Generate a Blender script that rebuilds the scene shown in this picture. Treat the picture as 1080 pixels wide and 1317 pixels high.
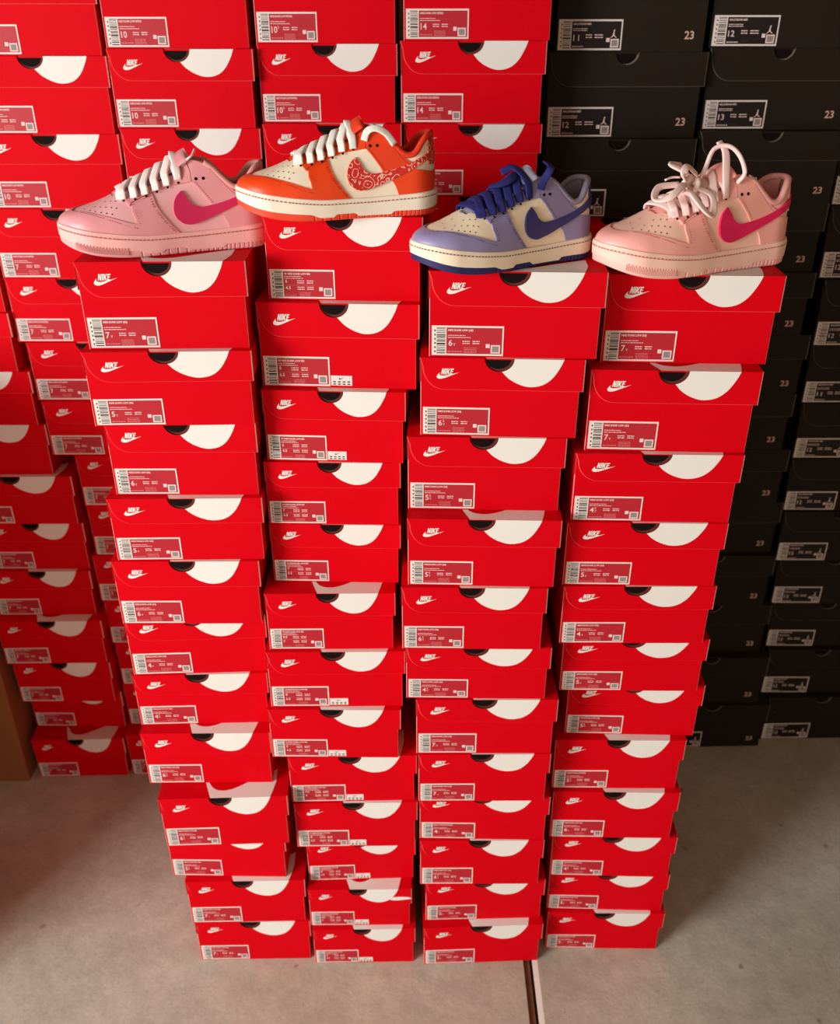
import bpy, bmesh, math, random
import numpy as np
from mathutils import Vector, Matrix

# ------------------------------------------------------------------ clear
for o in list(bpy.data.objects):
    bpy.data.objects.remove(o, do_unlink=True)
scene = bpy.context.scene
COL = scene.collection
random.seed(7)

# ------------------------------------------------------------------ camera
F_PX, PITCH, CAM_H = 1179.65, 0.504008, 1.67327
cam_d = bpy.data.cameras.new('camera')
cam_d.sensor_fit = 'HORIZONTAL'
cam_d.sensor_width = 36.0
cam_d.lens = 36.0 * F_PX / 1080.0
cam_d.clip_start = 0.05
cam_d.clip_end = 60
cam_d.dof.use_dof = True
cam_d.dof.focus_distance = 1.22
cam_d.dof.aperture_fstop = cam_d.lens / 1000.0 / 0.0055
cam = bpy.data.objects.new('camera', cam_d)
cam.location = (0, 0, CAM_H)
cam.rotation_euler = (math.pi / 2 - PITCH, 0.0, 0.0)
COL.objects.link(cam)
scene.camera = cam

# ------------------------------------------------------------------ world, lights, exposure
world = bpy.data.worlds.new('world')
scene.world = world
world.use_nodes = True
bg = world.node_tree.nodes['Background']
bg.inputs['Color'].default_value = (1.0, 0.87, 0.70, 1)
bg.inputs['Strength'].default_value = 0.74

# daylight from the open garage door, off to the front left
key_d = bpy.data.lights.new('door_daylight', 'AREA')
key_d.shape = 'RECTANGLE'
key_d.size, key_d.size_y = 1.5, 1.2
key_d.energy = 155
key_d.color = (0.98, 0.98, 1.0)
key = bpy.data.objects.new('door_daylight', key_d)
key.location = (-3.1, -1.15, 1.75)
key.rotation_euler = (Vector((0.0, 1.3, 0.75)) - key.location).to_track_quat('-Z', 'Y').to_euler()
COL.objects.link(key)

scene.view_settings.view_transform = 'Standard'
scene.view_settings.look = 'None'
scene.view_settings.gamma = 1.0
scene.view_settings.use_curve_mapping = False
scene.view_settings.exposure = 0.15

# ------------------------------------------------------------------ helpers: materials
def lin(c):
    c = c / 255.0
    return c / 12.92 if c <= 0.04045 else ((c + 0.055) / 1.055) ** 2.4

def rgb(r, g, b):
    return (lin(r), lin(g), lin(b), 1.0)

def material(name, col, rough=0.5, spec=0.5, noise=None, bump=None, coat=0.0):
    """noise = (scale, amount): value variation; bump = (scale, strength, distance)"""
    m = bpy.data.materials.new(name)
    m.use_nodes = True
    nt = m.node_tree
    b = nt.nodes['Principled BSDF']
    b.inputs['Base Color'].default_value = col
    b.inputs['Roughness'].default_value = rough
    b.inputs['Specular IOR Level'].default_value = spec
    b.inputs['Coat Weight'].default_value = coat
    if noise or bump:
        tc = nt.nodes.new('ShaderNodeTexCoord')
    if noise:
        n = nt.nodes.new('ShaderNodeTexNoise')
        n.inputs['Scale'].default_value = noise[0]
        n.inputs['Detail'].default_value = 5
        r = nt.nodes.new('ShaderNodeMapRange')
        r.inputs['To Min'].default_value = 1 - noise[1]
        r.inputs['To Max'].default_value = 1 + noise[1]
        mx = nt.nodes.new('ShaderNodeVectorMath')
        mx.operation = 'SCALE'
        mx.inputs[0].default_value = col[:3]
        nt.links.new(tc.outputs['Object'], n.inputs['Vector'])
        nt.links.new(n.outputs['Fac'], r.inputs['Value'])
        nt.links.new(r.outputs['Result'], mx.inputs['Scale'])
        nt.links.new(mx.outputs['Vector'], b.inputs['Base Color'])
    if bump:
        n2 = nt.nodes.new('ShaderNodeTexNoise')
        n2.inputs['Scale'].default_value = bump[0]
        n2.inputs['Detail'].default_value = 4
        bp = nt.nodes.new('ShaderNodeBump')
        bp.inputs['Strength'].default_value = bump[1]
        bp.inputs['Distance'].default_value = bump[2]
        nt.links.new(tc.outputs['Object'], n2.inputs['Vector'])
        nt.links.new(n2.outputs['Fac'], bp.inputs['Height'])
        nt.links.new(bp.outputs['Normal'], b.inputs['Normal'])
    return m

M = {}
M['red_card'] = material('red_card', rgb(208, 0, 18), 0.6, 0.06, (6, 0.05), (35, 0.12, 0.002))
M['red_card_old'] = material('red_card_old', rgb(206, 6, 28), 0.45, 0.35, (6, 0.06), (35, 0.12, 0.002))
M['red_edge'] = material('red_edge', rgb(226, 150, 140), 0.7, 0.2)
M['red_worn'] = material('red_worn', rgb(236, 84, 84), 0.7, 0.2)
M['black_worn'] = material('black_worn', rgb(96, 86, 74), 0.7, 0.2)
M['patch_grey'] = material('patch_grey', rgb(140, 134, 128), 0.6, 0.2)
M['pale_edge'] = material('pale_edge', rgb(222, 205, 190), 0.7, 0.2)
M['white_print'] = material('white_print', rgb(228, 224, 216), 0.5, 0.3, (8, 0.03))
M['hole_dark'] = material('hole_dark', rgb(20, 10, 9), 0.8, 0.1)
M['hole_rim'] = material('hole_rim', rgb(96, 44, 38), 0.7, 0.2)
M['label_white'] = material('label_white', rgb(226, 214, 206), 0.55, 0.3)
M['label_red'] = material('label_red', rgb(178, 30, 44), 0.5, 0.3)
M['label_text'] = material('label_text', rgb(232, 205, 200), 0.55, 0.3)
M['label_soft'] = material('label_soft', rgb(214, 120, 120), 0.55, 0.3)
M['ink'] = material('ink', rgb(40, 38, 37), 0.6, 0.2)
M['black_card'] = material('black_card', rgb(37, 29, 22), 0.55, 0.12, (6, 0.08), (35, 0.12, 0.002))
M['black_edge'] = material('black_edge', rgb(120, 108, 95), 0.7, 0.2)
M['label_black'] = material('label_black', rgb(24, 16, 15), 0.5, 0.3)
M['pale_number'] = material('pale_number', rgb(205, 165, 150), 0.5, 0.3)
M['carton'] = material('carton', rgb(150, 100, 62), 0.85, 0.1, (4, 0.10), (60, 0.1, 0.002))
M['carton_tape'] = material('carton_tape', rgb(186, 150, 104), 0.3, 0.4)
M['plaster'] = material('plaster', rgb(140, 116, 92), 0.9, 0.1, (2, 0.05), (30, 0.15, 0.004))
M['sealant'] = material('sealant', rgb(240, 237, 226), 0.6, 0.3, (30, 0.06))
M['joint_filler'] = material('joint_filler', rgb(112, 80, 54), 0.9, 0.1, (40, 0.35))

def concrete():
    m = bpy.data.materials.new('concrete')
    m.use_nodes = True
    nt = m.node_tree
    b = nt.nodes['Principled BSDF']
    b.inputs['Roughness'].default_value = 0.62
    b.inputs['Specular IOR Level'].default_value = 0.35
    tc = nt.nodes.new('ShaderNodeTexCoord')
    def noise(scale, detail, rough=0.6):
        n = nt.nodes.new('ShaderNodeTexNoise')
        n.inputs['Scale'].default_value = scale
        n.inputs['Detail'].default_value = detail
        n.inputs['Roughness'].default_value = rough
        nt.links.new(tc.outputs['Object'], n.inputs['Vector'])
        return n
    def ramp(src, stops):
        r = nt.nodes.new('ShaderNodeValToRGB')
        while len(r.color_ramp.elements) < len(stops):
            r.color_ramp.elements.new(0.5)
        for e, (p, c) in zip(r.color_ramp.elements, stops):
            e.position = p
            e.color = c
        nt.links.new(src, r.inputs['Fac'])
        return r
    def mul(a, bb, f=1.0):
        x = nt.nodes.new('ShaderNodeMix')
        x.data_type = 'RGBA'
        x.blend_type = 'MULTIPLY'
        x.inputs['Factor'].default_value = f
        nt.links.new(a, x.inputs['A'])
        nt.links.new(bb, x.inputs['B'])
        return x.outputs['Result']
    big = ramp(noise(3.2, 6).outputs['Fac'], [(0.30, rgb(178, 171, 152)), (0.72, rgb(208, 202, 184))])
    mid = ramp(noise(22, 5, 0.7).outputs['Fac'], [(0.30, (0.80, 0.79, 0.78, 1)), (0.62, (1, 1, 1, 1))])
    fine = ramp(noise(150, 3, 0.7).outputs['Fac'], [(0.28, (0.82, 0.81, 0.80, 1)), (0.55, (1, 1, 1, 1))])
    pit = ramp(noise(34, 2, 0.3).outputs['Fac'], [(0.20, (0.45, 0.42, 0.40, 1)), (0.27, (1, 1, 1, 1))])
    c = mul(mul(mul(big.outputs['Color'], mid.outputs['Color']), fine.outputs['Color'], 0.8), pit.outputs['Color'], 0.8)
    nt.links.new(c, b.inputs['Base Color'])
    bp = nt.nodes.new('ShaderNodeBump')
    bp.inputs['Strength'].default_value = 0.35
    bp.inputs['Distance'].default_value = 0.003
    nt.links.new(noise(70, 6, 0.7).outputs['Fac'], bp.inputs['Height'])
    nt.links.new(bp.outputs['Normal'], b.inputs['Normal'])
    return m
M['concrete'] = concrete()

# ------------------------------------------------------------------ helpers: objects
def link(name, data, parent=None):
    o = bpy.data.objects.new(name, data)
    COL.objects.link(o)
    if parent is not None:
        o.parent = parent
    return o

def empty(name, loc=(0, 0, 0), rz=0.0):
    o = link(name, None)
    o.location = loc
    o.rotation_euler = (0, 0, rz)
    o.empty_display_size = 0.05
    return o

def tag(o, label, cat, group=None):
    o['label'] = label
    o['category'] = cat
    if group:
        o['group'] = group

class PM:
    """collects polygons and boxes with a material index, then builds one mesh"""
    def __init__(self):
        self.v, self.f, self.m, self.s = [], [], [], []
    def poly(self, pts, mi=0, smooth=False):
        n = len(self.v)
        self.v += [tuple(p) for p in pts]
        self.f.append(tuple(range(n, n + len(pts))))
        self.m.append(mi)
        self.s.append(smooth)
    def raw(self, vs, fs, mi=0, smooth=False):
        n = len(self.v)
        self.v += [tuple(p) for p in vs]
        for f in fs:
            self.f.append(tuple(i + n for i in f))
            self.m.append(mi)
            self.s.append(smooth)
    def box(self, x0, x1, y0, y1, z0, z1, mi=0):
        vs = [(x, y, z) for z in (z0, z1) for y in (y0, y1) for x in (x0, x1)]
        self.raw(vs, [(0, 2, 3, 1), (4, 5, 7, 6), (0, 1, 5, 4), (2, 6, 7, 3), (0, 4, 6, 2), (1, 3, 7, 5)], mi)
    def decal(self, pts, y, mi=0):              # polygon in the x-z plane facing -y
        self.poly([(p[0], y, p[1]) for p in pts], mi)
    def rect(self, x0, x1, z0, z1, y, mi=0):
        self.decal([(x0, z0), (x1, z0), (x1, z1), (x0, z1)], y, mi)
    def extrude_xz(self, pts, y0, y1, mi_face=0, mi_side=0):
        n = len(pts)
        a = [(p[0], y0, p[1]) for p in pts]
        b = [(p[0], y1, p[1]) for p in pts]
        k = len(self.v)
        self.v += a + b
        self.f.append(tuple(range(k, k + n))); self.m.append(mi_face); self.s.append(False)
        self.f.append(tuple(range(k + 2 * n - 1, k + n - 1, -1))); self.m.append(mi_face); self.s.append(False)
        for i in range(n):
            j = (i + 1) % n
            self.f.append((k + i, k + n + i, k + n + j, k + j)); self.m.append(mi_side); self.s.append(False)
    def build(self, name, mats):
        me = bpy.data.meshes.new(name)
        me.from_pydata(self.v, [], self.f)
        for m in mats:
            me.materials.append(m)
        me.polygons.foreach_set('material_index', self.m)
        me.polygons.foreach_set('use_smooth', self.s)
        me.update()
        return me

_text_cache = {}
def text_geo(body, size, bold=0.0):
    key_ = (body, round(size, 6), bold)
    if key_ not in _text_cache:
        cu = bpy.data.curves.new('lettering', 'FONT')
        cu.body = body
        cu.size = size
        cu.resolution_u = 2
        cu.offset = bold
        o = bpy.data.objects.new('lettering', cu)
        COL.objects.link(o)
        dg = bpy.context.evaluated_depsgraph_get()
        dg.update()
        me = bpy.data.meshes.new_from_object(o.evaluated_get(dg))
        vs = [(v.co.x, v.co.y) for v in me.vertices]
        fs = [tuple(p.vertices) for p in me.polygons]
        bpy.data.objects.remove(o, do_unlink=True)
        bpy.data.curves.remove(cu)
        bpy.data.meshes.remove(me)
        _text_cache[key_] = (vs, fs)
    return _text_cache[key_]

def put_text(pm, body, x, z, size, y, mi, width=None, bold=0.0):
    vs, fs = text_geo(body, size, bold)
    if not vs:
        return x
    x0 = min(v[0] for v in vs)
    x1 = max(v[0] for v in vs)
    k = 1.0 if width is None else width / (x1 - x0)
    pm.raw([(x + (v[0] - x0) * k, y, z + v[1]) for v in vs], fs, mi)
    return x + (x1 - x0) * k

def catmull(pts, n=8, closed=False):
    P = [Vector(p) for p in pts]
    out = []
    N = len(P)
    for i in range(N if closed else N - 1):
        if closed:
            a, b, c, d = P[i - 1], P[i], P[(i + 1) % N], P[(i + 2) % N]
        else:
            b, c = P[i], P[i + 1]
            a = P[i - 1] if i > 0 else b * 2 - c
            d = P[i + 2] if i + 2 < N else c * 2 - b
        for k in range(n):
            t = k / n
            out.append(0.5 * ((2 * b) + (c - a) * t + (2 * a - 5 * b + 4 * c - d) * t * t + (3 * b - a - 3 * c + d) * t ** 3))
    if not closed:
        out.append(P[-1])
    return out

# ------------------------------------------------------------------ the place: floor, walls, ceiling
JOINT_X = 0.2200
def structure(name, me):
    o = link(name, me)
    o['kind'] = 'structure'
    return o
pm = PM(); pm.box(-5, 4, -3.5, 2.3, -0.16, -0.035)
floor = structure('floor', pm.build('floor', [M['joint_filler']]))
pm = PM(); pm.box(-5, JOINT_X - 0.014, -3.5, 2.3, -0.035, 0.0)
link('slab', pm.build('slab', [M['concrete']]), floor)
pm = PM(); pm.box(JOINT_X + 0.0155, 4, -3.5, 2.3, -0.035, 0.0)
link('slab', pm.build('slab', [M['concrete']]), floor)
pm = PM(); pm.box(JOINT_X + 0.005, JOINT_X + 0.0150, -3.5, 2.3, -0.035, -0.0005)
link('sealant_strip', pm.build('sealant_strip', [M['sealant']]), floor)
pm = PM(); pm.box(JOINT_X - 0.014, JOINT_X - 0.001, -3.5, 2.3, -0.035, -0.005)
link('joint_filler', pm.build('joint_filler', [M['joint_filler']]), floor)
pm = PM(); pm.box(-2.4, 2.6, 2.22, 2.34, -0.1, 2.40)
structure('wall_back', pm.build('wall_back', [M['plaster']]))
pm = PM(); pm.box(1.62, 1.74, -1.2, 2.22, -0.1, 2.40)
structure('wall_right', pm.build('wall_right', [M['plaster']]))
pm = PM(); pm.box(-2.4, 2.6, -1.2, 2.34, 2.40, 2.52)
structure('ceiling', pm.build('ceiling', [M['plaster']]))

# ------------------------------------------------------------------ shoe box master meshes (unit size, scaled per box)
W0, H0, D0 = 0.22, 0.115, 0.31
HF = 0.0455                    # height of the lid's front flap
LX0, LX1 = -W0 / 2 - 0.001, W0 / 2 + 0.005
YF, YB = -0.0034, -0.0008      # flap outer / inner face
HOLE_X, HOLE_R, HOLE_D = -0.002, 0.0205, 0.0185

def body_mesh(mat, edge):
    pm = PM()
    c = 0.0008
    x0, x1, z1 = -W0 / 2, W0 / 2, H0 - 0.0026
    prof = [(x0 + c, 0), (x1 - c, 0), (x1, c), (x1, D0 - c), (x1 - c, D0), (x0 + c, D0), (x0, D0 - c), (x0, c)]
    n = len(prof)
    vs = [(p[0], p[1], 0) for p in prof] + [(p[0], p[1], z1) for p in prof]
    pm.raw(vs, [tuple(range(n - 1, -1, -1)), tuple(range(n, 2 * n))], 0)
    for i in range(n):
        j = (i + 1) % n
        corner = i in (1, 7)
        pm.raw([vs[i], vs[j], vs[n + j], vs[n + i]], [(0, 1, 2, 3)], 1 if corner else 0)
    return pm.build('box_body', [mat, edge])

def lid_mesh(mat, edge, rim, soft, hole_x, hole_r, hole_d):
    pm = PM()
    zt, zb = H0, H0 - HF
    pts = []
    for k in range(0, 9):                               # rounded lower left corner
        a = math.pi + k / 8 * math.pi / 2
        rx, rz = 0.030, 0.034
        pts.append((LX0 + 0.004 + rx + rx * math.cos(a), zb + rz + rz * math.sin(a)))
    pts.append((LX1, zb))
    pts.append((LX1, zt))
    for k in range(0, 17):                              # finger notch
        a = k / 16 * math.pi
        pts.append((hole_x + hole_r * math.cos(a), zt - hole_d * math.sin(a)))
    pts.append((LX0, zt))
    n = len(pts)
    c = 0.0008
    inner = []
    for i, p in enumerate(pts):                         # worn, slightly rounded cut edge
        x_, z_ = p
        if i <= 8:
            a = math.pi + i / 8 * math.pi / 2
            x_, z_ = x_ - c * math.cos(a), z_ - c * math.sin(a)
        elif i == 9:
            x_, z_ = x_ - 1.5 * c, z_ + c
        elif i == 10:
            x_ -= 1.5 * c
        elif i == n - 1:
            x_ += c
        inner.append((x_, z_))
    k0 = len(pm.v)
    pm.v += [(p[0], YF, p[1]) for p in inner] + [(p[0], YF + c, p[1]) for p in pts] + [(p[0], YB, p[1]) for p in pts]
    pm.f.append(tuple(range(k0, k0 + n))); pm.m.append(0); pm.s.append(False)
    pm.f.append(tuple(range(k0 + 3 * n - 1, k0 + 2 * n - 1, -1))); pm.m.append(0); pm.s.append(False)
    for i in range(n):
        j = (i + 1) % n
        mi = 1 if i == 9 else (2 if 10 < i < 27 else 3 if i < 9 or i == n - 1 else 0)
        for lay in (0, 1):
            q = k0 + lay * n
            pm.f.append((q + i, q + n + i, q + n + j, q + j)); pm.m.append(mi); pm.s.append(False)
    # top panel and the three skirts
    pm.box(LX0, LX1, YB, D0 + 0.003, H0 - 0.0024, H0, 0)
    pm.box(LX1 - 0.002, LX1, YB, D0 + 0.003, H0 - 0.040, H0 - 0.0024, 0)
    pm.box(LX0 - 0.0002, LX0 + 0.0007, YB, D0 + 0.003, H0 - 0.036, H0 - 0.0024, 0)
    pm.box(LX0, LX1, D0 + 0.001, D0 + 0.003, H0 - 0.040, H0 - 0.0024, 0)
    return pm.build('lid', [mat, edge, rim, soft])

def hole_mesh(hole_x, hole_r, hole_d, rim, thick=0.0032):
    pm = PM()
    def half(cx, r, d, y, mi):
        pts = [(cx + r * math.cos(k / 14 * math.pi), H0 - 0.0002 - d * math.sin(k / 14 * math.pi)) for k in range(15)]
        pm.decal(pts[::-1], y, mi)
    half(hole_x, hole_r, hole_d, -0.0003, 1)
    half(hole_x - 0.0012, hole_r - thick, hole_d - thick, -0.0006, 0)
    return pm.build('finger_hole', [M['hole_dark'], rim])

def emblem_mesh():
    """the big white shape that wraps from the lid's top over its front edge"""
    pm = PM()
    arc = [(HOLE_X + HOLE_R * math.cos(k / 8 * 1.38), H0 - HOLE_D * math.sin(k / 8 * 1.38)) for k in range(9)]
    belly = catmull([(arc[-1][0], arc[-1][1], 0), (0.0105, H0 - 0.0270, 0), (0.0235, H0 - 0.0348, 0), (0.0400, H0 - 0.0393, 0),
                     (0.0580, H0 - 0.0364, 0), (0.0715, H0 - 0.0262, 0), (0.0812, H0 - 0.0108, 0), (0.0856, H0, 0)], 5)
    pts = arc + [(p[0], p[1]) for p in belly[1:]]
    pm.decal(pts, YF - 0.0003, 0)
    # part on the top panel: bounded at the back by the bow of the big hook
    z = H0 + 0.0003
    top = [(HOLE_X - 0.017, YF - 0.0003, z), (0.0856, YF - 0.0003, z), (0.0892, 0.012, z), (0.0925, 0.03, z), (0.0925, 0.062, z)]
    back = catmull([(0.046, 0.034, 0), (0.031, 0.024, 0), (0.016, 0.016, 0), (0.002, 0.013, 0), (-0.011, 0.0155, 0), (-0.020, 0.023, 0), (-0.028, 0.036, 0)], 4)
    top += [(p[0], p[1], z) for p in back]
    top += [(-0.036, 0.044, z), (-0.026, 0.015, z)]
    pm.poly(top, 0)
    return pm.build('white_emblem', [M['white_print']])

def swoosh_pts(x, z, w, h, n=5):
    low = catmull([(1.0, .86, 0), (.62, .42, 0), (.36, .12, 0), (.18, .0, 0), (.05, .05, 0), (.0, .24, 0), (.04, .50, 0), (.14, .82, 0)], n)
    up = catmull([(.14, .82, 0), (.115, .60, 0), (.16, .45, 0), (.26, .40, 0), (.40, .44, 0), (.68, .62, 0), (1.0, .86, 0)], n)
    return [(x + p[0] * w, z + p[1] * h) for p in low + up[1:-1]]

LETTERS = {
    'N': [(0, 0), (0, 1), (.24, 1), (.42, .48), (.42, 1), (.62, 1), (.62, 0), (.38, 0), (.20, .52), (.20, 0)],
    'I': [(0, 0), (0, 1), (.21, 1), (.21, 0)],
    'K': [(0, 0), (0, 1), (.21, 1), (.21, .60), (.42, 1), (.66, 1), (.40, .53), (.68, 0), (.44, 0), (.26, .36), (.21, .28), (.21, 0)],
    'E': [(0, 0), (0, 1), (.52, 1), (.52, .81), (.20, .81), (.20, .61), (.47, .61), (.47, .43), (.20, .43), (.20, .19), (.52, .19), (.52, 0)],
}
def logo_mesh():
    pm = PM()
    w = 0.0315
    x0, z0 = LX0 + 0.0235, H0 - 0.0295
    y = YF - 0.0003
    pm.decal(swoosh_pts(x0, z0, w, 0.0112), y, 0)
    x, hh = x0 + 0.0058, 0.0083
    for ch, adv in (('N', .70), ('I', .29), ('K', .72), ('E', .6)):
        pts = [(x + (p[0] + 0.28 * p[1]) * hh * 0.86, z0 + 0.0064 + p[1] * hh) for p in LETTERS[ch]]
        pm.decal(pts, y - 0.0001, 0)
        x += adv * hh * 0.86
    return pm.build('logo', [M['white_print']])

# ---- labels
LW, LH = 0.094, 0.0405
LBX, LBZ = -W0 / 2 + 0.0035, 0.0022
YL = -0.0005
def label_card():
    pm = PM()
    pm.box(LBX, LBX + LW, YL, 0.0, LBZ, LBZ + LH, 0)
    return pm.build('label', [M['label_white']])

def barcode_mesh():
    pm = PM()
    rnd = random.Random(3)
    z = LBZ + 0.0025
    while z < LBZ + LH - 0.003:
        t = rnd.choice([0.0008, 0.0013, 0.0022, 0.0010])
        pm.rect(LBX + 0.0065, LBX + 0.0178, z, z + t, YL - 0.0002, 0)
        z += t + rnd.choice([0.0007, 0.0010, 0.0017])
    for k in range(6):
        zz = LBZ + 0.004 + k * 0.0057
        pm.rect(LBX + 0.0035, LBX + 0.0050, zz, zz + 0.0026, YL - 0.0002, 0)
    return pm.build('barcode', [M['ink']])

def label_print(title, kind):
    """panel, title and the lines too small to read, kept as thin strokes"""
    pm = PM()
    X = lambda u: LBX + u * LW
    Z = lambda v: LBZ + v * LH
    pm.rect(X(.205), X(.978), Z(.06), Z(.94), YL - 0.0002, 0)
    y = YL - 0.0004
    put_text(pm, title, X(.225), Z(.825), 0.0036, y, 1, width=LW * {'gs': .35, 'w': .40, 'm': .37, 'j': .28}[kind], bold=0.00012)
    def line(u0, u1, v, t=0.018, mi=1):
        rnd = random.Random(int(u0 * 1000 + v * 777))
        u = u0
        while u < u1:
            w = min(rnd.uniform(.012, .045), u1 - u)
            pm.rect(X(u), X(u + w), Z(v), Z(v + t), y, mi)
            u += w + .007
    if kind == 'gs' or kind == 'm':
        line(.225, .47, .67, .022); line(.225, .54, .60, .022)
        for v in (.47, .40):
            line(.43, .53, v, .03); line(.57, .67, v, .03)
        line(.225, .42, .12, .03, 2)
        for v in (.10, .15, .20, .25):
            line(.45, .63, v, .02, 2)
    elif kind == 'w':
        line(.225, .48, .755, .02); line(.225, .52, .69, .02)
        for v in (.60, .53, .38, .31):
            line(.42, .53, v, .03); line(.57, .67, v, .03)
        pm.rect(X(.225), X(.69), Z(.465), Z(.473), y, 2)
        line(.225, .40, .11, .022, 2)
        for v in (.09, .14, .19):
            line(.45, .62, v, .02, 2)
    else:
        line(.225, .45, .69, .025); line(.225, .45, .63, .025)
        for v in (.48, .40):
            line(.43, .53, v, .035); line(.57, .70, v, .035)
        line(.225, .34, .20, .02, 2); line(.225, .40, .11, .03)
        pts = [(X(.50) + .0075 * math.cos(a), Z(.15) + .0024 * math.sin(a)) for a in [k / 12 * 2 * math.pi for k in range(12)]]
        pm.decal(pts, y, 2)
    # small tile and plain sticker patch at the lower right
    pm.rect(X(.755), X(.81), Z(.27), Z(.40), y, 1)
    pm.rect(X(.825), X(.955), Z(.09), Z(.37), y, 1)
    pm.rect(X(.843), X(.937), Z(.13), Z(.33), y - 0.0001, 3)
    if kind == 'j':                                     # leaping figure emblem
        cx, cz, s = X(.865), Z(.42), 0.0105
        fig = [(-.42, -.02), (-.20, .14), (-.08, .34), (-.06, .55), (.02, .74), (.14, .98), (.20, .96), (.12, .72), (.10, .52),
               (.12, .32), (.24, .14), (.46, -.02), (.43, -.07), (.18, .06), (.03, .24), (-.10, .08), (-.40, -.07)]
        pm.decal([(cx + p[0] * s, cz + p[1] * s) for p in fig], y, 1)
        hd = [(cx + (0.02 + .07 * math.cos(a)) * s, cz + (.86 + .07 * math.sin(a)) * s) for a in [k / 8 * 2 * math.pi for k in range(8)]]
        pm.decal(hd, y, 1)
    pan = M['label_black'] if kind == 'j' else M['label_red']
    return pm.build('label_print', [pan, M['label_text'], M['label_soft'] if kind != 'j' else M['ink'], M['patch_grey']])

_size_cache = {}
def size_mesh(size, kind):
    k = (size, kind)
    if k in _size_cache:
        return _size_cache[k]
    pm = PM()
    X = lambda u: LBX + u * LW
    Z = lambda v: LBZ + v * LH
    y = YL - 0.0004
    if kind == 'gs':
        num = size[:-1]
        whole = num.split('.')[0]
        x = put_text(pm, whole, X(.235), Z(.33), 0.0115, y, 0, bold=0.0001)
        if '.5' in num:
            put_text(pm, '5', x + .0010, Z(.455), 0.0052, y, 0)
        put_text(pm, 'Y', x + .0010, Z(.33), 0.0050, y, 0)
    elif kind == 'w':
        wmap = {'6': '4.5', '7': '5.5', '8': '6.5', '8.5': '7', '7.5': '6'}
        num = size[:-1]
        put_text(pm, num, X(.235), Z(.545), 0.0062, y, 0, bold=0.00012)
        put_text(pm, wmap[num], X(.235), Z(.32), 0.0062, y, 0, bold=0.00012)
    else:
        num = size
        whole = num.split('.')[0]
        x = put_text(pm, whole, X(.235), Z(.31), 0.0125 if kind == 'm' else 0.0115, y, 0, width=LW * (.095 if len(whole) == 2 else .05), bold=0.0001)
        if '.5' in num:
            put_text(pm, '5', x + .0008, Z(.45), 0.0052, y, 0)
    _size_cache[k] = pm.build('size_number', [M['label_text']])
    return _size_cache[k]

def sticker_mesh():
    pm = PM()
    x0, x1, z0, z1 = LBX + LW + 0.0012, LBX + LW + 0.0315, LBZ + 0.0012, LBZ + 0.0150
    pm.box(x0, x1, YL, 0.0, z0, z1, 0)
    y = YL - 0.0002
    pm.decal(swoosh_pts(x0 + 0.0115, z1 - 0.0052, 0.008, 0.0036), y, 1)
    for k in range(4):
        for zz in (z0 + 0.0012, z0 + 0.0045):
            pm.rect(x0 + 0.003 + k * 0.0068, x0 + 0.0068 + k * 0.0068, zz, zz + 0.0016, y, 1)
    return pm.build('size_sticker', [M['label_white'], M['ink']])

BODY_R = body_mesh(M['red_card'], M['red_edge'])
BODY_K = body_mesh(M['black_card'], M['black_card'])
LID_R = lid_mesh(M['red_card'], M['pale_edge'], M['hole_rim'], M['red_worn'], HOLE_X, HOLE_R, HOLE_D)
LID_K = lid_mesh(M['black_card'], M['black_edge'], M['black_edge'], M['black_worn'], 0.0, 0.0165, 0.0165)
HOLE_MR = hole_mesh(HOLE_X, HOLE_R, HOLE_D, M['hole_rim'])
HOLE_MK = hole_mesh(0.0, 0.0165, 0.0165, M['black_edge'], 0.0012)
EMBLEM = emblem_mesh()
LOGO = logo_mesh()
CARD = label_card()
BARCODE = barcode_mesh()
PRINT = {'gs': label_print('NIKE DUNK LOW (GS)', 'gs'), 'w': label_print('W NIKE DUNK LOW ESS', 'w'),
         'm': label_print('NIKE DUNK LOW RETRO', 'm'), 'j': label_print('AIR JORDAN MID', 'j')}
STICKER = sticker_mesh()
pm = PM()
put_text(pm, '23', W0 / 2 - 0.030, 0.017, 0.0150, -0.0003, 0, bold=0.0003)
NUM23 = pm.build('number_print', [M['pale_number']])
pm = PM()
tear = catmull([(0.070, H0 - 0.026, 0), (0.085, H0 - 0.023, 0), (0.108, H0 - 0.024, 0), (0.114, H0 - 0.028, 0), (0.100, H0 - 0.031, 0), (0.080, H0 - 0.033, 0), (0.068, H0 - 0.031, 0)], 4, True)
pm.extrude_xz([(p[0], p[1]) for p in tear], YF - 0.0012, YF - 0.0004, 0, 0)
TEAR = pm.build('torn_paper', [M['white_print']])

def make_box(kind, size, x, y, rz, w, h, z, label, group, sticker=False, torn=False):
    root = empty('shoe_box', (x, y, z), math.radians(rz))
    root.scale = (w / W0, 1.0, h / H0)
    black = kind == 'j'
    tag(root, label, 'shoe box', group)
    body = link('box_body', BODY_K if black else BODY_R, root)
    lid = link('lid', LID_K if black else LID_R, root)
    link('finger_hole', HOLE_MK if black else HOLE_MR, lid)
    if not black:
        link('white_emblem', EMBLEM, lid)
        link('logo', LOGO, lid)
    else:
        link('number_print', NUM23, body)
    card = link('label', CARD, root)
    link('barcode', BARCODE, card)
    link('label_print', PRINT[kind], card)
    link('size_number', size_mesh(size, kind), card)
    if sticker:
        link('size_sticker', STICKER, body)
    if torn:
        link('torn_paper', TEAR, lid)
    return root

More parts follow.
